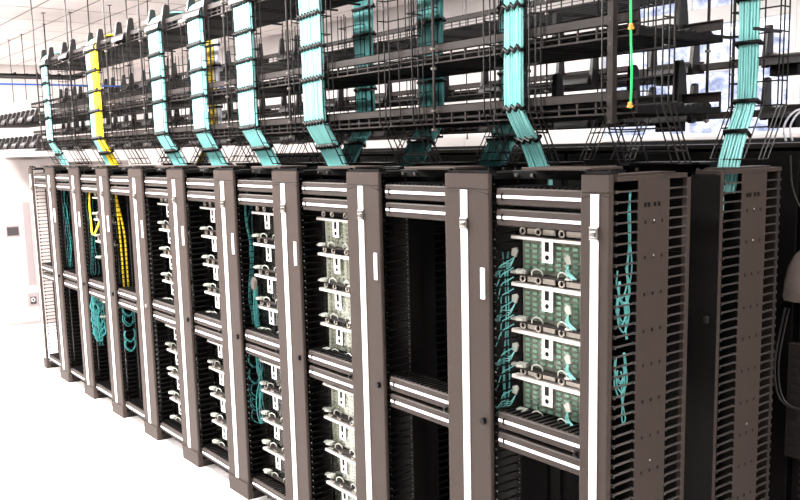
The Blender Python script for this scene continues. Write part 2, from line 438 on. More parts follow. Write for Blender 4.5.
def rack(i, y0, label, rear=False):
    """bay between manager i+1 and manager i: two-post frame with flanges"""
    xa = span(i+1)[1]; xb = span(i)[0]
    Wb = xb-xa
    t = thing('equipment_rack', label, 'rack', (xa, y0, 0), 'open two-post racks' if not rear else 'rear open racks')
    def upright(a, b, sgn):
        u = MB().box(a, b, 0.150, 0.225, 0.0, 2.10)
        o = u.build('upright', 'black', t)
        h = MB()
        for k in range(44):
            z = 0.16 + k*0.04445
            for dz in (0, 0.016):
                h.box((a+b)/2-0.003, (a+b)/2+0.003, 0.1492, 0.1505, z+dz-0.0025, z+dz+0.0025)
        h.build('mounting_holes', 'drawer', o, kind='stuff')
    upright(0.002, 0.026, 1); upright(Wb-0.026, Wb-0.002, -1)
    MB().box(0.0, Wb, 0.13, 0.25, 2.10, 2.136).build('top_bar', 'black', t, bevel=0.003)
    MB().box(Wb*0.25, Wb-0.004, 0.06, 0.24, 2.138, 2.150).build('top_rail', 'paint' if not rear else 'black', t, bevel=0.003)
    b = MB()
    for xx in (0.03, Wb-0.05, Wb*0.25): b.prism([(xx+0.008*math.cos(a*math.pi/3), 2.117+0.008*math.sin(a*math.pi/3)) for a in range(6)], 'y', 0.118, 0.13)
    b.build('bolt', 'chrome', t)
    MB().box(0.0, Wb, 0.12, 0.30, 0.0, 0.07).build('base_bar', 'black', t)
    if rear:
        for k in range(6):
            MB().box(0.0, Wb, 0.225, 0.24, 0.10+k*0.33, 0.10+k*0.33+0.326).build('darkening_panel', 'black', t)  # added backing, put in to darken the view through the bays
    return t
RACK_LABEL = {1: 'open black rack bay with mint patch units, first from the right', 2: 'empty open black rack bay, second from the right end of the front row'}
for i in range(1, 11):
    lab = RACK_LABEL.get(i, 'open black rack bay, %s from the right end of the front row' % nth(i))
    rack(i, 0.0, lab)
for i in range(1, 9):
    rack(i, Y2, 'black rear row rack bay with added darkening panels, %s from its right end' % nth(i), True)

# ---------------------------------------------------------------- horizontal cable managers
def hman(i, z0, z1, lab, knob=False, fingers=True):
    xa = span(i+1)[1]; xb = span(i)[0]
    Wb = xb-xa
    t = thing('horizontal_cable_manager', lab, 'cable manager', (xa, 0.0, z0), 'horizontal cable managers')
    h = z1-z0
    prof = [(0.105, 0.004), (0.105, 0.0), (0.026, 0.0), (0.021, 0.005), (0.020, h*0.5), (0.021, h-0.005), (0.026, h), (0.105, h), (0.105, h-0.004), (0.04, h-0.004), (0.03, h*0.5), (0.04, 0.004)]
    c = MB().prism(prof[::-1], 'x', 0.020, Wb-0.004); c = c.build('cover', 'beam', t)
    zc = h*0.50
    MB().box(0.058, Wb-0.008, 0.0165, 0.0215, zc-0.0062, zc+0.0062).build('light_strip', 'strip_lilac', c)
    MB().box(0.024, 0.048, 0.0165, 0.0215, zc-0.0055, zc+0.0055).build('end_label', 'strip_lilac', c)
    MB().box(0.050, 0.056, 0.0145, 0.0215, zc-0.014, zc+0.014).build('hinge', 'plastic', c)
    MB().box(0.004, Wb-0.004, 0.105, 0.148, 0.002, h-0.002).build('back_channel', 'black', t)
    if fingers:
        f = MB(); n = 15
        for k in range(n):
            x = 0.02 + k*(Wb-0.04)/(n-1)
            f.box(x-0.006, x+0.006, 0.034, 0.13, h+0.0, h+0.007)
        f.box(0.01, Wb-0.01, 0.126, 0.13, h, h+0.010)
        f.build('comb_fingers', 'plastic', t, kind='stuff')
        d = MB()
        for k in range(n-1):
            x = 0.02 + (k+0.5)*(Wb-0.04)/(n-1)
            d.box(x-0.004, x+0.004, 0.130, 0.134, h+0.001, h+0.008)
        d.build('comb_studs', 'chrome', t, kind='stuff')
    if knob:
        MB().box(Wb-0.032, Wb-0.006, 0.0, 0.022, -0.008, 0.024).box(Wb-0.026, Wb-0.012, -0.012, 0.0, 0.0, 0.016).build('end_knob', 'plastic', t, bevel=0.003)
    return t
for i in range(1, 11):
    w_ = '%s rack bay from the right' % nth(i)
    hman(i, 2.000, 2.068, 'white-striped horizontal manager, topmost one in the %s' % w_)
    hman(i, 1.916, 1.983, 'white-striped horizontal manager, second one down in the %s' % w_, fingers=False)
    hman(i, 1.060, 1.130, 'white-striped horizontal manager, upper of middle pair in the %s' % w_, knob=True)
    hman(i, 0.975, 1.042, 'white-striped horizontal manager, lower of middle pair in the %s' % w_, fingers=False)
    hman(i, 0.090, 0.150, 'white-striped horizontal manager, at floor level in the %s' % w_)

# ---------------------------------------------------------------- fibre patch units
def unit_proto(pale):
    P_ = {}
    Wu = 0.470
    body = MB()
    body.box(0.035, Wu, 0.142, 0.150, -0.152, -0.012)                   # board
    P_['board'] = (body.mesh('board', 'unit_pale' if pale else 'unit'), None)
    sh = MB(); sh.box(0.035, Wu, 0.095, 0.150, -0.158, -0.152); sh.box(Wu-0.004, Wu, 0.10, 0.150, -0.152, -0.012)
    P_['shelf'] = (sh.mesh('shelf', 'paint_dark'), None)
    P_['ear'] = (MB().box(0.0, 0.024, 0.146, 0.1495, -0.17, 0.035).mesh('ear', 'plastic'), None)
    P_['white_bar'] = (MB().prism([(0.108, -0.010), (0.15, -0.010), (0.15, 0.003), (0.113, 0.005), (0.108, 0.002)], 'x', 0.0, Wu).mesh('white_bar', 'bar'), None)
    P_['drawer_top'] = (MB().box(0.02, Wu, 0.135, 0.20, 0.008, 0.038).mesh('drawer_top', 'plastic'), None)
    for q, (a, b) in enumerate(((0.075, 0.125), (0.16, 0.225), (0.285, 0.37))):
        P_['drawer_plate%d' % q] = (MB().box(a, b, 0.128, 0.135, 0.012, 0.034).mesh('drawer_plate', 'plastic' if pale else 'cream'), None)
    P_['cover'] = (MB().box(0.04, Wu-0.005, 0.124, 0.1252, -0.15, -0.012).mesh('clear_cover', 'glass'), None)
    P_['ring'] = MB().ring((0, 0, 0), 0.0135, 0.0042, 'y', n=12, m=5).mesh('finger_ring', 'cream')
    P_['label_plate'] = (MB().box(0.145, 0.203, 0.119, 0.123, -0.098, -0.010).mesh('label_plate', 'strip'), None)
    P_['win'] = (MB().box(0.163, 0.184, 0.117, 0.119, -0.052, -0.014).mesh('label_window', 'plastic'), None)
    P_['dot'] = (MB().prism([(0.174+0.010*math.cos(a*math.pi/5), -0.076+0.010*math.sin(a*math.pi/5)) for a in range(10)], 'y', 0.117, 0.119).mesh('label_dot', 'plastic'), None)
    P_['adapter'] = MB().box(-0.012, 0.012, 0.134, 0.142, -0.0055, 0.0055).mesh('adapter', 'adapter_pale' if pale else 'adapter')
    cl = MB().box(-0.022, 0.022, 0.0, 0.03, 0.0, 0.018).box(-0.015, 0.015, -0.012, 0.0, 0.004, 0.014)
    P_['plug'] = cl.mesh('cable_plug', 'boot')
    lp = MB().tube(smooth_path([(-0.02, 0, 0), (-0.018, 0.0, 0.018), (0.0, 0.005, 0.026), (0.02, 0.01, 0.016), (0.026, 0.01, 0.0)], 3), 0.0036, 5)
    P_['clip'] = lp.mesh('cable_clip', 'boot')
    P_['boot'] = MB().prism([(-0.010, -0.016), (0.012, -0.018), (0.014, 0.012), (0.004, 0.022), (-0.014, 0.012)], 'y', 0.0, 0.010).mesh('clear_boot', 'boot')
    return P_
UP = {False: unit_proto(False), True: unit_proto(True)}
def unit(i, zb, lab, pale, full=True):
    xa = span(i+1)[1] + 0.012
    t = thing('fiber_patch_unit', lab, 'patch panel', (xa, 0, zb), 'fibre patch units in the racks')
    P_ = UP[pale]
    for nm in ('board', 'shelf', 'ear', 'white_bar', 'drawer_top', 'drawer_plate0', 'drawer_plate1', 'drawer_plate2', 'cover'):
        o = inst({'cover': 'clear_cover'}.get(nm, nm.rstrip('012')), P_[nm][0], t, (0, 0, 0))
    lp = inst('label_plate', P_['label_plate'][0], t, (0.0 if pale else 0.018, 0, 0))
    inst('label_window', P_['win'][0], lp, (0, 0, 0)); inst('label_dot', P_['dot'][0], lp, (0, 0, 0))
    for x in (0.055, 0.142, 0.268) + ((0.40,) if full else ()):
        inst('finger_ring', P_['ring'], t, (x, 0.121, 0.024))
    for c in range(9 if full else 6):
        for r in range(5):
            x = 0.068 + c*0.043
            inst('adapter', P_['adapter'], t, (x, 0, -0.036 - r*0.0225))
    inst('cable_plug', P_['plug'], t, (0.068, 0.094, -0.151), (0, 0, 0.3))
    inst('cable_plug', P_['plug'], t, (0.012, 0.106, -0.155), (0, 0.1, 0.2), (0.5, 0.7, 0.6))
    inst('cable_clip', P_['clip'], t, (0.15, 0.10, -0.151), (0, 0, 0.2))
    inst('cable_clip', P_['clip'], t, (0.285, 0.10, -0.151), (0, 0, -0.2))
    inst('cable_plug', P_['plug'], t, (0.325, 0.097, -0.152), (0, 0, 0.0), (0.8, 0.8, 0.4))
    if full:
        bo = inst('clear_boot', P_['boot'], t, (0.02, 0.105, -0.06 - 0.02*rnd.random()), (0, 0.25, 0.2))
        bo2 = inst('clear_boot', P_['boot'], t, (0.31, 0.108, -0.075), (0, -0.3, 0.1))
        fb = MB()
        for k in range(4):
            fb.tube(smooth_path([(0.31, 0.112, -0.09), (0.300+0.006*k, 0.108, -0.12), (0.315+0.008*k, 0.105, -0.135), (0.345+0.006*k, 0.10, -0.146)], 3), 0.0016, 4)
        fb.build('fiber_tail', 'aqua', t)
        fb = MB()
        for k in range(3):
            fb.tube(smooth_path([(0.02, 0.11, -0.085), (0.0, 0.10, -0.115-0.008*k), (-0.035, 0.09, -0.12-0.012*k), (-0.07, 0.085, -0.16-0.01*k)], 3), 0.0018, 4)
        fb.build('fiber_tail', 'aqua', t)
    return t
ups = [1.865, 1.667, 1.469, 1.271]
los = [0.922, 0.726, 0.531, 0.333]
pos4 = ['topmost', 'second', 'third', 'lowest']
for i, lst in {1: ups, 3: ups+los, 4: ups+los, 5: ups+los, 6: ups+los, 8: ups[:3]+los[:1]}.items():
    pale = i != 1
    for k, zb in enumerate(lst):
        half = 'upper' if zb > 1.05 else 'lower'
        kk = pos4[k % 4]
        if i == 8 and half == 'lower': kk = 'only'
        if i == 1: lab = 'mint fibre patch unit with white bar, %s of four in the bay nearest right' % kk
        else: lab = 'pale fibre patch unit, %s in the %s half of the %s bay from right' % (kk, half, nth(i))
        unit(i, zb, lab, pale, full=(i == 1))

# ---------------------------------------------------------------- cable trays
TY0, TY1 = 0.27, 0.82
TIERS = {'low': (2.345, 2.434), 'middle': (2.63, 2.721), 'top': (3.157, 3.246)}
def tray(nm, x0, x1, y0, y1, z0, z1, lab, rungs=True):
    t = thing('cable_tray', lab, 'cable tray', (x0, y0, z0), 'overhead cable trays')
    L = x1-x0; D = y1-y0; h = z1-z0
    for yy, s in ((0.0, 1), (D, -1)):
        r = MB(); r.box(0, L, yy, yy+s*0.004, h*0.55, h) if s == 1 else r.box(0, L, yy-0.004, yy, h*0.55, h)
        y_a, y_b = (yy, yy+0.014) if s == 1 else (yy-0.014, yy)
        r.box(0, L, y_a, y_b, h-0.004, h); r.box(0, L, y_a, y_b, h*0.55, h*0.55+0.004)
        r.build('side_rail', 'tray', t)
        ww = MB()
        n = int(L/0.095)
        yc = yy + s*0.004
        for k in range(n+1):
            x = 0.003 + (L-0.006)*k/n
            ww.box(x-0.004, x+0.004, yc-0.003, yc+0.003, 0.0, h*0.55)
        ww.box(0, L, yc-0.0035, yc+0.0035, 0.0, 0.007); ww.box(0, L, yc-0.003, yc+0.003, h*0.28, h*0.28+0.004)
        ww.build('side_wires', 'tray', t, kind='stuff')
    for xx in (0.0, L-0.004): MB().box(xx, xx+0.004, 0.004, D-0.004, h*0.0, h*0.3).build('end_plate', 'black', t)
    b = MB(); n = int(L/0.05)
    for k in range(n):
        x = L*k/n
        b.box(x+0.004, x+(0.043 if k % 9 > 2 else 0.026), 0.006, D-0.006, 0.002, 0.008)
    b.build('bottom_slats', 'black', t, kind='stuff')
    cb = MB()
    for k in range(14 if z0 < 3 else 7):
        y = 0.04 + (D-0.08)*k/13 if z0 < 3 else D*0.62 + (D*0.38-0.05)*k/6
        r0 = 0.014+0.006*rnd.random()
        pts = [(L*q/16, y+0.012*rnd.uniform(-1, 1), 0.008+r0+0.006*rnd.random()) for q in range(17)]
        pts[0] = (0.02, y, 0.01+r0); pts[-1] = (L-0.03, y, 0.01+r0)
        cb.tube(pts, r0, 5)
    cb.build('tray_cables', 'plastic', t, kind='stuff')
    return t
for nm, (z0, z1) in TIERS.items():
    tray(nm, -10.6 if nm != 'top' else -7.85, -0.105, TY0, TY1, z0, z1, 'long dark wire-sided cable tray above the front racks, %s tier' % nm)
for nm, (z0, z1) in TIERS.items():
    tray(nm, -15.6, -1.65, 2.2, 2.75, z0, z1, 'long dark wire-sided cable tray over the black cabinets behind, %s tier' % nm)
    tray(nm, -17.5, -6.5, 4.2, 4.75, z0, z1, 'long dark cable tray farthest back before the pale wall, %s tier' % nm)
for nm in ('low', 'middle'):
    t = thing('strut_rail', 'narrow dark rail carrying horned cable guides at upper right, %s level' % nm, 'rail', (-1.65, 2.2, TIERS[nm][0]), 'strut rails')
    MB().box(0, 2.7, 0.0, 0.05, 0.015, 0.055).build('rail_channel', 'tray', t, bevel=0.004)
    for q in range(4): MB().box(0.2+q*0.75, 0.36+q*0.75, 0.01, 0.10, -0.05, 0.013).build('clamp_box', 'black', t, bevel=0.004)
tray('cross', -12.6, -12.0, -0.6, 2.1, 3.45, 3.54, 'dark cable tray crossing beyond the white cabinets at top left')

# ---------------------------------------------------------------- drop-out saddles (two horns and a half-round)
def saddle_mesh(w=0.24, near=True):
    horn = MB()
    prof = [(-0.035, 0.0), (0.035, 0.0), (0.032, 0.05), (0.018, 0.17), (0.008, 0.185), (-0.008, 0.185), (-0.018, 0.17), (-0.032, 0.05)]
    return prof
def saddle(x, y, z, w, lab, group, s=1, low=False, hh=1.0):
    """s=1: curls down toward -y.  z: top of the tray rail it sits on"""
    t = thing('dropout_saddle', lab, 'cable guide', (x, y, z), group)
    n = 7; R = 0.07
    arc = [(s*(-R*math.sin(a*math.pi/2/n)) - 0.0, -R + R*math.cos(a*math.pi/2/n)) for a in range(n+1)]
    inner = [(p[0]*0.86, (p[1]+R)*0.86-R) for p in arc]
    poly = [(s*0.10, 0.0)] + arc + inner[::-1] + [(s*0.10, -0.010)]
    if s == -1: poly = poly[::-1]
    MB().prism(poly[::-1], 'x', -w/2, w/2).build('curved_plate', 'saddle', t)
    for sx in (-1, 1):
        h = 0.10*hh
        pr_ = [(s*0.036, -0.06), (s*0.034, 0.0), (s*0.026, h), (s*0.000, h+0.006), (s*-0.018, h-0.010), (s*-0.036, 0.0), (s*-0.044, -0.045), (s*-0.038, -0.080), (s*-0.01, -0.080)]
        if s == 1: pr_ = pr_[::-1]
        MB().prism(pr_, 'x', sx*w/2-0.015, sx*w/2+0.015).build('horn', 'saddle', t, bevel=0.004)
    MB().box(-w/2, w/2, min(s*0.03, s*0.10), max(s*0.03, s*0.10), -0.07, -0.012).build('clamp', 'black', t)
    return t
def mc(i): a, b = span(i); return (a+b)/2
for i in range(5, 12):
    under = {7: 'carrying an aqua bundle', 9: 'carrying the yellow bundle', 6: 'carrying an aqua bundle', 11: 'carrying the thin aqua bundle', 5: 'carrying an aqua bundle'}.get(i, 'with no cables over it')
    saddle({5: -3.13, 6: -3.85, 7: -4.58, 9: -6.06, 11: -7.57}.get(i, mc(i)), TY0+0.01, TIERS['top'][1], 0.27, 'grey horned guide on the top tray, %s post from right, %s' % (nth(i), under), 'cable guides on the top tray')
for k, x in enumerate((-8.2, -8.6, -9.0, -9.4, -9.8, -10.2)):
    for nm in ('low', 'middle'):
        saddle(x, TY0+0.01, TIERS[nm][1]-0.02, 0.20, 'dark horned guide, front %s tray beyond the last post, %s from right' % (nm, nth(k+1)), 'cable guides beyond the last post', hh=0.6)
for i in range(0, 19):
    x = 0.21 - i*PITCH
    for nm in ('low', 'middle', 'top'):
        if nm == 'top' and i < 8: continue
        z = TIERS[nm][1]-0.02 if x < -1.6 else TIERS[nm][0]+0.075
        saddle(x, 2.2-0.01, z, 0.30, 'grey horned guide on the %s tray of the row behind, %s from the right' % (nm, nth(i+1)), 'cable guides on the row behind', hh=1.5)
for i in range(0, 2):
    for nm in ('low', 'middle', 'top'):
        saddle(mc(i+1)-0.35, TY1-0.01, TIERS[nm][1], 0.24, 'grey horned guide on the rear edge of front %s tray, %s from right' % (nm, nth(i+1)), 'rear cable guides', s=-1, hh=1.4)

# ---------------------------------------------------------------- hanging rods
def rod(x, y, z0, z1, lab, r=0.007, strut=False, grp='threaded ceiling rods'):
    t = thing('hanging_rod' if not strut else 'hanging_strut', lab, 'rod', (x, y, z0), grp)
    if strut:
        MB().box(-0.013, 0.013, -0.013, -0.010, 0, z1-z0).box(-0.013, -0.010, -0.010, 0.013, 0, z1-z0).box(0.010, 0.013, -0.010, 0.013, 0, z1-z0).build('strut_channel', 'tray', t)
    else:
        MB().tube([(0, 0, 0), (0, 0, z1-z0)], r, 6).build('rod_shaft', 'rod', t)
    nt = MB()
    for zz in sorted({v for tr in TIERS.values() for v in tr}):
        if z0 <= zz-0.02 <= z1: nt.prism([(0.011*math.cos(a*math.pi/3), 0.016*math.sin(a*math.pi/3)) for a in range(6)], 'z', zz-z0-0.030, zz-z0-0.020)
    if nt.v: nt.build('nut', 'drawer' if not strut else 'rod', t, kind='stuff')
    MB().box(-0.03, 0.03, -0.03, 0.03, z1-z0-0.008, z1-z0-0.004).build('ceiling_plate', 'tray', t)
    return t
rod(-0.192, 0.235, 2.31, ROOM_H, 'dark channel strut hanging at the near right end of the front cable trays', strut=True, grp='channel struts')
rod(-0.192, 0.85, 2.31, ROOM_H, 'dark threaded rod at the rear right corner of the front cable trays')
k = 0
for x in (-1.257, -2.60, -3.42, -4.90, -5.70, -6.75, -7.9):
    k += 1
    rod(x, 0.25, 2.31, ROOM_H, 'dark threaded rod in front of the front cable trays, %s from the right' % nth(k))
    rod(x, 0.85, 2.31, ROOM_H, 'dark threaded rod behind the front cable trays, %s from the right' % nth(k))
k = 0
for x in (0.6, -0.9, -2.33, -3.76, -5.19, -6.62, -8.05, -9.48, -10.91, -11.8, -13.2, -14.6, -15.5):
    k += 1
    rod(x, 2.17 if x > -11 else 1.87, 2.31 if x > -11 else 3.25, ROOM_H, 'thin dark ceiling rod over the row behind, %s from the right' % nth(k))
k = 0
for x in (-1.4, -3.4, -5.4, -7.4, -9.4, -11.4, -13.4, -15.4, -17.3):
    k += 1
    rod(x, 4.17, 2.31, ROOM_H, 'thin dark ceiling rod at the farthest trays, %s from the right' % nth(k))
for k, (x, y) in enumerate([(-12.05, -0.55), (-12.05, 0.5), (-12.05, 1.55)]):
    rod(x, y, 3.42, ROOM_H, 'thin dark ceiling rod on the crossing tray at top left, %s from the left' % nth(k+1))

# ---------------------------------------------------------------- wire baskets that drop from the trays to the managers
def basket(xc, hw, yv, yland, ztop, lab, s=1, grp='wire drop baskets'):
    """s=1 front basket (mouth toward -y), s=-1 rear basket"""
    t = thing('wire_basket', lab, 'wire basket', (xc, 0, 0), grp)
    r = 0.0034
    d = 0.075*s
    zb = 2.375
    def wire(p): MB().tube(p, r, 5, smooth=False).build('wire', 'wire', t)
    if s == -1:
        for zz in (2.66, 3.18):
            for x in (-hw, hw): MB().box(x-0.006, x+0.006, 0.80, yv+0.004, zz, zz+0.012).build('bracket', 'wire', t)
    def path(x, y, dl): return [(x, y, ztop), (x, y, zb), (x, yland+dl, 2.155)]
    for x in (-hw, hw):
        for f in (0.9, 0.4, 0.0): wire(path(x, yv-d*f, -d*f))
    for x in (-hw*0.4, hw*0.4): wire(path(x, yv, 0))
    n = int((ztop-zb)/0.098)
    for k in range(n+1):
        z = zb + k*0.098
        wire([(-hw, yv-d*0.9, z), (-hw, yv-r*2*s, z), (hw, yv-r*2*s, z), (hw, yv-d*0.9, z)])
    for k in (1, 2):
        f = k/2.6
        y = yv+(yland-yv)*f; z = zb+(2.155-zb)*f
        wire([(-hw, y-d*0.9, z), (-hw, y, z-0.004), (hw, y, z-0.004), (hw, y-d*0.9, z)])
    wire([(-hw, yland-d*0.9, 2.157), (-hw, yland, 2.157), (hw, yland, 2.157), (hw, yland-d*0.9, 2.157)])
    return t
BX = {1: (-0.072, 0.134), 2: (-0.716, 0.135), 4: (-2.30, 0.155), 5: (-3.10, 0.155), 6: (-3.83, 0.155), 7: (-4.555, 0.155), 9: (-6.04, 0.18), 11: (-7.55, 0.13)}
for i in range(1, 12):
    xc, hw = BX.get(i, (mc(i)+0.03, 0.135))
    basket(xc, hw, 0.262, 0.375, 3.15, 'black wire basket dropping from the front trays to the %s post from the right' % nth(i))
    if i < 10:
        xr = mc(i)
        basket(xr, 0.135 if i > 1 else 0.11, 0.99, 0.86, 3.15, 'black wire basket behind the trays, dropping to the %s manager of the rear row' % nth(i), s=-1)

# ---------------------------------------------------------------- cable bundles
def bundle(xt, xl, wt, wl, pieces, dia, layers, lab, group, yv=0.24, yland=0.36, ztop=3.27, s=1, split=True, ties=None, zbend=2.40, mid=(2.26,)):
    """pieces: list of (material, fraction of width)"""
    t = thing('cable_bundle', lab, 'cables', (xt, 0, 0), group)
    cols = int(round(wt/dia)); jj = {}
    dx = xl-xt
    def centre():
        return [(0.0, yv+s*0.30, ztop+0.03), (0.0, yv+s*0.13, ztop+0.035), (0.0, yv+s*0.02, ztop-0.015), (0.0, yv-s*0.005, ztop-0.12), (0.0, yv, ztop-0.35), (0.0, yv, 2.72), (0.0, yv, zbend+0.05), (dx*0.12, yv+s*0.012, zbend-0.03), (dx*0.6, yv+(yland-yv)*0.62, 2.245), (dx*0.95, yland, 2.135), (dx, yland+s*0.01, 2.07), (dx, yland+s*0.02, 2.02)]
    base = smooth_path(centre(), 3)
    zs = [p.z for p in base]
    for l in range(layers):
        acc = 0
        for c in range(cols):
            u = (c+0.5)/cols - 0.5
            frac = 0.0; mt = pieces[-1][0]
            for mname, fr in pieces:
                frac += fr
                if u+0.5 <= frac: mt = mname; break
            ja, jb = rnd.uniform(-1, 1), rnd.uniform(-1, 1)
            pts = []
            ph = rnd.uniform(0, 6.28)
            for q, p in enumerate(base):
                f = min(1, max(0, (zbend-p.z)/(zbend-2.12)))
                wd = wt*(1-f)+wl*f
                wob = math.sin(q*0.55+ph)*dia*0.18
                pts.append((p.x + u*wd + ja*dia*0.15 + wob, p.y + s*(l*dia*0.85 + dia*0.12*jb), p.z))
            pts = [tuple(a) for a in pts]
            if split:
                MB().tube(pts, dia*0.5, 5).build('cable', mt, t)
            else:
                jj.setdefault(mt, MB()).tube(pts, dia*0.5, 5)
    for mt, mbx in jj.items(): mbx.build('cable_strands', mt, t, kind='stuff')
    # black hook ties, scalloped over the strands
    def at(z):
        for a, b in zip(base, base[1:]):
            if a.z >= z >= b.z and a.z-b.z > 1e-6:
                k_ = (a.z-z)/(a.z-b.z); return a.lerp(b, k_), (b-a).normalized()
        return base[-1], Vector((0, 0, -1))
    z = ztop-0.10
    zt = []
    while z > zbend+0.06: zt.append(z); z -= 0.178
    zt += [zbend-0.005, 2.262]
    for z in zt:
        p, dr = at(z)
        f = min(1, max(0, (zbend-z)/(zbend-2.12))); wd = wt*(1-f)+wl*f + dia
        nrm = Vector((0, -s*abs(dr.z), (dr.y*-1 if s == 1 else dr.y))) if abs(dr.y) > 1e-3 else Vector((0, -s, 0))
        nrm = Vector((0, -s, 0)) if abs(dr.y) < 1e-3 else Vector((0, dr.z*s, -dr.y*s)).normalized()
        if nrm.y*s > 0: nrm = -nrm
        n = max(6, int(wd/0.030)*2)
        pts = []
        for k_ in range(n+1):
            x = -wd/2 + wd*k_/n
            zz = (0.0105 if k_ % 2 else -0.0105) + 0.010*(k_/n-0.5)
            q = p + nrm*(dia*0.55+0.004) - dr*zz
            pts.append((q.x+x, q.y, q.z))
        back = p - nrm*(dia*0.85*(layers-1)+dia*0.6+0.004)
        pts += [(back.x+wd/2, back.y, back.z), (back.x-wd/2, back.y, back.z), pts[0]]
        MB().tube(pts, 0.0098, 5).build('cable_tie', 'plastic', t)
    return t
A = [('aqua', 1.0)]
bundle(-0.722, -0.684, 0.100, 0.112, A, 0.0125, 2, 'aqua cable bundle with black ties dropping to the second post, nearest in the front row', 'front aqua cable bundles')
bundle(-2.325, -2.268, 0.215, 0.205, A, 0.0125, 2, 'wide pale aqua cable bundle with black ties dropping to the fourth post from right', 'front aqua cable bundles')
bundle(-3.130, -3.052, 0.215, 0.225, A, 0.0125, 2, 'wide pale aqua cable bundle with black ties dropping to the fifth post from right', 'front aqua cable bundles')
bundle(-3.850, -3.825, 0.215, 0.230, A, 0.0125, 2, 'wide pale aqua cable bundle with black ties dropping to the sixth post from right', 'front aqua cable bundles')
bundle(-4.580, -4.520, 0.215, 0.215, A, 0.0125, 2, 'pale aqua cable bundle with black ties dropping to the seventh post from right', 'front aqua cable bundles')
bundle(-6.060, -6.070, 0.270, 0.270, [('aqua', 0.38), ('yellow', 0.62)], 0.0150, 2, 'bright yellow and aqua cable bundle dropping to the ninth post from right', 'front aqua cable bundles')
bundle(-7.570, -7.50, 0.150, 0.200, A, 0.0125, 2, 'thin aqua cable bundle at the far left end of the front row', 'front aqua cable bundles')
B = [('aqua_shaded', 1.0)]  # rear strands carry their shade in the colour
bundle(-0.097, -0.088, 0.086, 0.095, A, 0.0125, 2, 'aqua cable bundle in a wire basket at right, dropping to the rear row end', 'rear aqua cable bundles', yv=1.0, yland=0.865, s=-1)
bundle(-1.515, -1.545, 0.20, 0.20, B, 0.0125, 2, 'shade-coloured aqua cable bundle half hidden behind the nearest front aqua bundle', 'rear aqua cable bundles', yv=1.04, yland=0.90, s=-1, split=False)
bundle(-2.225, -2.265, 0.22, 0.22, B, 0.0125, 2, 'shade-coloured aqua cable bundle behind the trays above the empty rack bay', 'rear aqua cable bundles', yv=1.04, yland=0.90, s=-1, split=False)
bundle(-2.93, -3.0, 0.20, 0.21, B, 0.0125, 2, 'shade-coloured aqua cable bundle behind the trays, just right of the widest pale aqua bundle', 'rear aqua cable bundles', yv=1.04, yland=0.90, s=-1, split=False)
bundle(-5.24, -5.3, 0.20, 0.20, [('yellow', 0.62), ('white_cable', 0.38)], 0.0125, 2, 'yellow and white cable bundle behind the trays at left centre', 'rear aqua cable bundles', yv=1.04, yland=0.90, s=-1, split=False)

# ---------------------------------------------------------------- loose cables
def cables(name, label, cat, mtl, paths, r, group=None, n=5):
    t = MB()
    for p in paths: t.tube(smooth_path(p, 4), r, n)
    o = t.build(name, mtl); tag(o, label, cat, group)
    return o
def drape(x, y, z0, z1, amp, n, step=0.16, spread=0.02):
    out = []
    for k in range(n):
        x_ = x + rnd.uniform(-spread, spread)*0.6; y_ = y + rnd.uniform(-spread, spread)
        zz = z0; p = []
        while zz > z1:
            p.append((x_ + rnd.uniform(-1, 1)*amp*0.5, y_ + rnd.uniform(-1, 1)*amp, zz)); zz -= step
        p.append((x_, y_, z1)); out.append(p)
    return out
def loops(x, ya, yb, zs, n):
    out = []
    for z in zs:
        for k in range(n):
            o = rnd.uniform(-.012, .012)
            out.append([(x, ya+o, z+0.06), (x+0.004, ya-0.01+o, z+0.01), (x, (ya+yb)/2+o, z-0.035+o), (x, yb+o, z+0.01), (x, yb-0.01+o, z+0.07)])
    return out
r2 = right(2)
cables('patch_cables', 'teal patch cables running down the right inner side of the second post', 'cables', 'aqua_shaded',
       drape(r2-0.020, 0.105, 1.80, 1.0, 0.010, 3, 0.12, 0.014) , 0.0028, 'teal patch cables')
cables('patch_cables', 'short teal cable tails bending into the nearest patch bay', 'cables', 'aqua_shaded',
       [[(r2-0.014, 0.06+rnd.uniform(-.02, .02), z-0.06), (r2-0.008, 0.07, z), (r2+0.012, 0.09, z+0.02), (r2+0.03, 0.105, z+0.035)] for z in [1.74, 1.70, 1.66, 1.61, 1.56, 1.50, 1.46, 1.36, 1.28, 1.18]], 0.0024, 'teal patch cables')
cables('patch_cables', 'teal cables behind the slotted side of the nearest end post', 'cables', 'aqua_shaded',
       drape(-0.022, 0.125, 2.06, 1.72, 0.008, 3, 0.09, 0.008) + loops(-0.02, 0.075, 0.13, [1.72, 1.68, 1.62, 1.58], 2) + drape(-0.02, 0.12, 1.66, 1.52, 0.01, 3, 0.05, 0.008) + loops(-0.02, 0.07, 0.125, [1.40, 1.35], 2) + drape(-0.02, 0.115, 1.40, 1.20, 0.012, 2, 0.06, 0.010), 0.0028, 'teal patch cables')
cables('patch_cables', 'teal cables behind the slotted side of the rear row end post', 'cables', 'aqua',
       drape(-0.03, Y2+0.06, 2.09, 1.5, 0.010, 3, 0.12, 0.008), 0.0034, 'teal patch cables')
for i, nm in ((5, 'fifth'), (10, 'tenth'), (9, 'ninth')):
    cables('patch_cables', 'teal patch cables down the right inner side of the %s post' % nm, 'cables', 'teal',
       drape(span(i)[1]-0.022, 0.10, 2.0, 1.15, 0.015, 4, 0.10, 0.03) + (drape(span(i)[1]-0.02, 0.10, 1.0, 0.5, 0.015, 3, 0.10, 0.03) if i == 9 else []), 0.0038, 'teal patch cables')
x5 = span(5)[1]
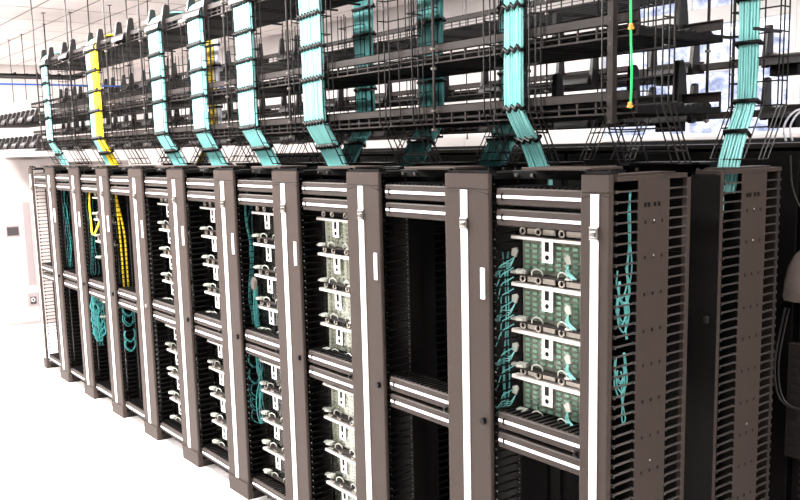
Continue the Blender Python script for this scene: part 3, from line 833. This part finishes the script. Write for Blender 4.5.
cables('patch_cables', 'looped teal cables hanging in the lower fourth bay from right', 'cables', 'teal',
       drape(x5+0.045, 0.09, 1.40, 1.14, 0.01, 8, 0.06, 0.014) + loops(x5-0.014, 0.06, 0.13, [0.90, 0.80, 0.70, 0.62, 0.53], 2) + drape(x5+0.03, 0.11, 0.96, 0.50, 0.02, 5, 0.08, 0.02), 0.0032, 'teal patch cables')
o = MB().prism([(x5+0.03, 1.39), (x5+0.07, 1.38), (x5+0.075, 1.44), (x5+0.05, 1.46), (x5+0.025, 1.43)], 'y', 0.07, 0.09).build('cable_boot', 'drawer')
tag(o, 'clear plastic cable boot at the top of the teal loop in the fourth bay', 'boot')
x9 = span(9)[1]; x10 = span(10)[1]; x8 = span(8)[1]
cables('patch_cables', 'clump of teal cables low in the eighth bay from right', 'cables', 'teal',
       loops(x9+0.07, 0.02, 0.12, [0.92, 0.86, 0.80, 0.74, 0.68, 0.62], 3) + drape(x9+0.06, 0.08, 1.0, 0.55, 0.03, 8, 0.07, 0.03), 0.0045, 'teal patch cables')
cables('patch_cables', 'teal cables low in the seventh bay from right', 'cables', 'teal',
       loops(x8+0.02, 0.06, 0.14, [0.92, 0.84, 0.70, 0.62], 2), 0.0035, 'teal patch cables')
cables('patch_cables', 'yellow cables hanging down the seventh bay from right', 'cables', 'yellow',
       [[(x8-0.06, 0.30, 2.10), (x8-0.03, 0.10, 2.03), (x8-0.025, 0.075, 1.9), (x8-0.02, 0.08+d, 1.6), (x8-0.02, 0.085+d, 1.35), (x8-0.03, 0.09+d, 1.10)] for d in (0.0, 0.038)], 0.010)
cables('patch_cables', 'yellow cable loop hanging down the eighth bay from right', 'cables', 'yellow',
       [[(x9+0.0, 0.10, 1.98), (x9+0.01, 0.08, 1.8), (x9+0.02, 0.08, 1.64), (x9+0.06, 0.07, 1.54), (x9+0.15, 0.07, 1.56), (x9+0.20, 0.10, 1.66)]], 0.009)
# green earth wire with two orange clamps
o = thing('earth_wire', 'thin green wire with orange clamps hanging at the right end of the front trays', 'wire', (-0.072, 0.19, 2.36))
MB().tube(smooth_path([(0.002, 0, 0.0), (0.006, 0, 0.12), (0.0, 0, 0.26), (-0.003, 0.0, 0.42), (-0.006, 0, 0.8)], 4), 0.0045, 6).build('wire_strand', 'green', o)
for z in (0.285, 0.008):
    MB().box(-0.012, 0.012, -0.005, 0.005, z-0.005, z+0.004).box(-0.006, 0.006, -0.007, 0.007, z-0.004, z+0.016).build('clamp', 'orange', o, bevel=0.003)
cables('blue_cable', 'thin blue cable stretched across beyond the far end of the front row', 'cable', 'blue', [[(-10.6, -2.0, 3.20), (-10.6, 0.3, 3.21), (-10.6, 2.6, 3.215), (-10.6, 4.2, 3.22)]], 0.013)
for k, x in enumerate((-0.50, -2.55)):
    cables('white_cable_loop', 'pair of pale cable loops hanging from the row behind at %s' % ('the right edge' if k == 0 else 'the centre'), 'cable', 'white_cable',
        [[(x+0.12+d, 2.17, 2.40), (x+0.02+d, 2.10, 2.38), (x-0.03+d, 2.08, 2.30), (x-0.02+d, 2.09, 2.222)] for d in (0.0, 0.035)], 0.006)

# ---------------------------------------------------------------- row of black cabinets behind
CY = 1.95
for k in range(9):
    x1 = 1.24 - k*0.8; x0 = x1-0.79
    t = thing('server_cabinet', 'black server cabinet in the row behind, %s from the right' % nth(k+1), 'cabinet', (x0, CY, 0), 'black cabinets in the row behind')
    MB().box(0, 0.79, 0.03, 0.85, 0.0, 2.19).build('body', 'black', t)
    MB().box(0.01, 0.392, 0.0, 0.028, 0.06, 2.17).build('door', 'black', t, bevel=0.006)
    MB().box(0.398, 0.78, 0.0, 0.028, 0.06, 2.17).build('door', 'black', t, bevel=0.006)
    MB().box(0.0, 0.79, -0.005, 0.86, 2.192, 2.212).build('top_lip', 'paint_dark', t)
    MB().box(0.37, 0.385, -0.03, -0.0, 1.0, 1.16).build('door_handle', 'saddle', t, bevel=0.003)
    if k < 3:
        h = MB()
        for q in range(46):
            for xx in (0.42, 0.05): h.box(xx, xx+0.010, -0.0012, 0.001, 0.2+q*0.04, 0.2+q*0.04+0.018)
        h.build('vent_slots', 'saddle', t, kind='stuff')
for k in range(9):
    x0 = -8.2 + k*0.9
    t = thing('server_cabinet', 'far black server cabinet before the windows, %s from the left' % nth(k+1), 'cabinet', (x0, 4.05, 0), 'far black cabinets before the windows')
    MB().box(0, 0.89, 0.03, 0.85, 0.0, 2.235).build('body', 'black', t)
    MB().box(0.01, 0.88, 0.0, 0.028, 0.06, 2.21).build('door', 'black', t, bevel=0.006)
    MB().box(0.80, 0.82, -0.03, 0.0, 1.0, 1.16).build('door_handle', 'saddle', t)
# tall narrow power strip and looped cables on the nearest black door, grey cloth bag hung above
t = thing('power_strip', 'tall dark power strip fixed to a black cabinet door at lower right', 'power strip', (-0.34, CY-0.03, 0.55))
MB().box(-0.02, 0.07, -0.02, 0.028, 0.0, 0.62).build('housing', 'paint_dark', t, bevel=0.004)
for q in range(12): MB().box(0.005, 0.04, -0.023, -0.02, 0.03+q*0.048, 0.055+q*0.048).build('outlet', 'saddle', t)
cables('hanging_cable', 'dark looped cables hanging beside the power strip at lower right', 'cable', 'rod',
       [[(-0.40+d, CY-0.02, 1.35), (-0.43+d, CY-0.05, 1.05), (-0.38+d, CY-0.07, 0.86), (-0.25+d, CY-0.06, 0.84), (-0.15, CY-0.04, 0.95)] for d in (0.0, 0.02)], 0.006)
t = thing('cloth_bag', 'grey-brown cloth bag hanging on the black cabinet at the right edge', 'bag', (-0.262, CY-0.02, 1.40))
bag = MB()
rows = [(0.0, 0.115, 0.030), (0.02, 0.125, 0.045), (0.10, 0.118, 0.050), (0.18, 0.100, 0.042), (0.24, 0.070, 0.032), (0.285, 0.030, 0.020), (0.31, 0.012, 0.010)]
n = 16; vs = []
for (z, hw, hd) in rows:
    for j in range(n):
        a = 2*math.pi*j/n
        vs.append((hw*math.cos(a)+0.004*math.sin(5*a+z*30), -0.055 + hd*math.sin(a)+0.006*math.sin(7*a+z*18), z))
fs = [(i*n+j, i*n+(j+1) % n, (i+1)*n+(j+1) % n, (i+1)*n+j) for i in range(len(rows)-1) for j in range(n)]
bag.add(vs, fs, True); bag.add([vs[j] for j in range(n)], [tuple(range(n))[::-1]])
bag.build('bag_body', 'cloth', t)
MB().tube(smooth_path([(-0.008, -0.055, 0.30), (-0.02, -0.05, 0.40), (0.0, -0.03, 0.52), (0.02, -0.05, 0.40), (0.008, -0.055, 0.30)], 4), 0.006, 6).build('draw_cord', 'cloth', t)
MB().tube([(0.0, 0.02, 0.53), (0.0, -0.04, 0.53), (0.0, -0.045, 0.545)], 0.005, 6).build('hook', 'rod', t)
cables('hanging_cable', 'thin dark cord draping down the black cabinet above the cloth bag', 'cable', 'saddle',
       [[(-0.40, CY-0.03, 2.15), (-0.37, CY-0.05, 1.98), (-0.30, CY-0.05, 1.86), (-0.24, CY-0.03, 1.93)]], 0.005)

# ---------------------------------------------------------------- white cabinets at the far left
def white_cabinet(x, y0, y1, h, lab, panel):
    t = thing('white_cabinet', lab, 'cabinet', (x, y0, 0), 'white cabinets at the far left')
    D = y1-y0
    MB().box(-0.9, 0.0, 0.0, D, 0.0, h).build('body', 'cab', t, bevel=0.01)
    MB().box(-0.88, 0.003, 0.012, D-0.012, 0.0, 0.035).build('plinth', 'joint', t)
    d = MB().box(0.0, 0.018, 0.012, D-0.012, 0.10, h-0.03).build('door', 'cab', t, bevel=0.004)
    if panel:
        lb = MB().box(0.018, 0.024, 0.085, 0.255, 1.225, 1.375).build('display', 'cab_grey', d, bevel=0.003)
        MB().box(0.024, 0.025, 0.10, 0.24, 1.245, 1.355).build('display_screen', 'cab_dark', lb)
        MB().box(0.018, 0.024, 0.31, 0.40, 0.585, 1.66).build('grey_handle_panel', 'cab_grey', d, bevel=0.003)
        c = MB().box(0.018, 0.026, 0.28, 0.42, 0.30, 0.475).build('control_plate', 'cab_grey', d, bevel=0.003)
        MB().box(0.026, 0.028, 0.31, 0.385, 0.33, 0.43).build('control_mark', 'cab_dark', c)
        MB().ring((0.029, 0.345, 0.39), 0.022, 0.005, 'x', n=10, m=4).build('control_ring', 'strip', c)
    else:
        MB().box(0.018, 0.03, 0.06, 0.08, 1.0, 1.2).build('door_handle', 'cab_grey', d, bevel=0.003)
    return t
white_cabinet(-9.83, 0.149, 1.02, 2.24, 'tall white cabinet with grey display and long grey handle at far left', True)
white_cabinet(-9.83, 1.06, 1.90, 2.16, 'tall plain white cabinet behind the far end of the rack row', False)

# every label stays between four and sixteen words
for o in SC.objects:
    if 'label' in o and not 4 <= len(o['label'].split()) <= 16: print('LABEL', len(o['label'].split()), o['label'])
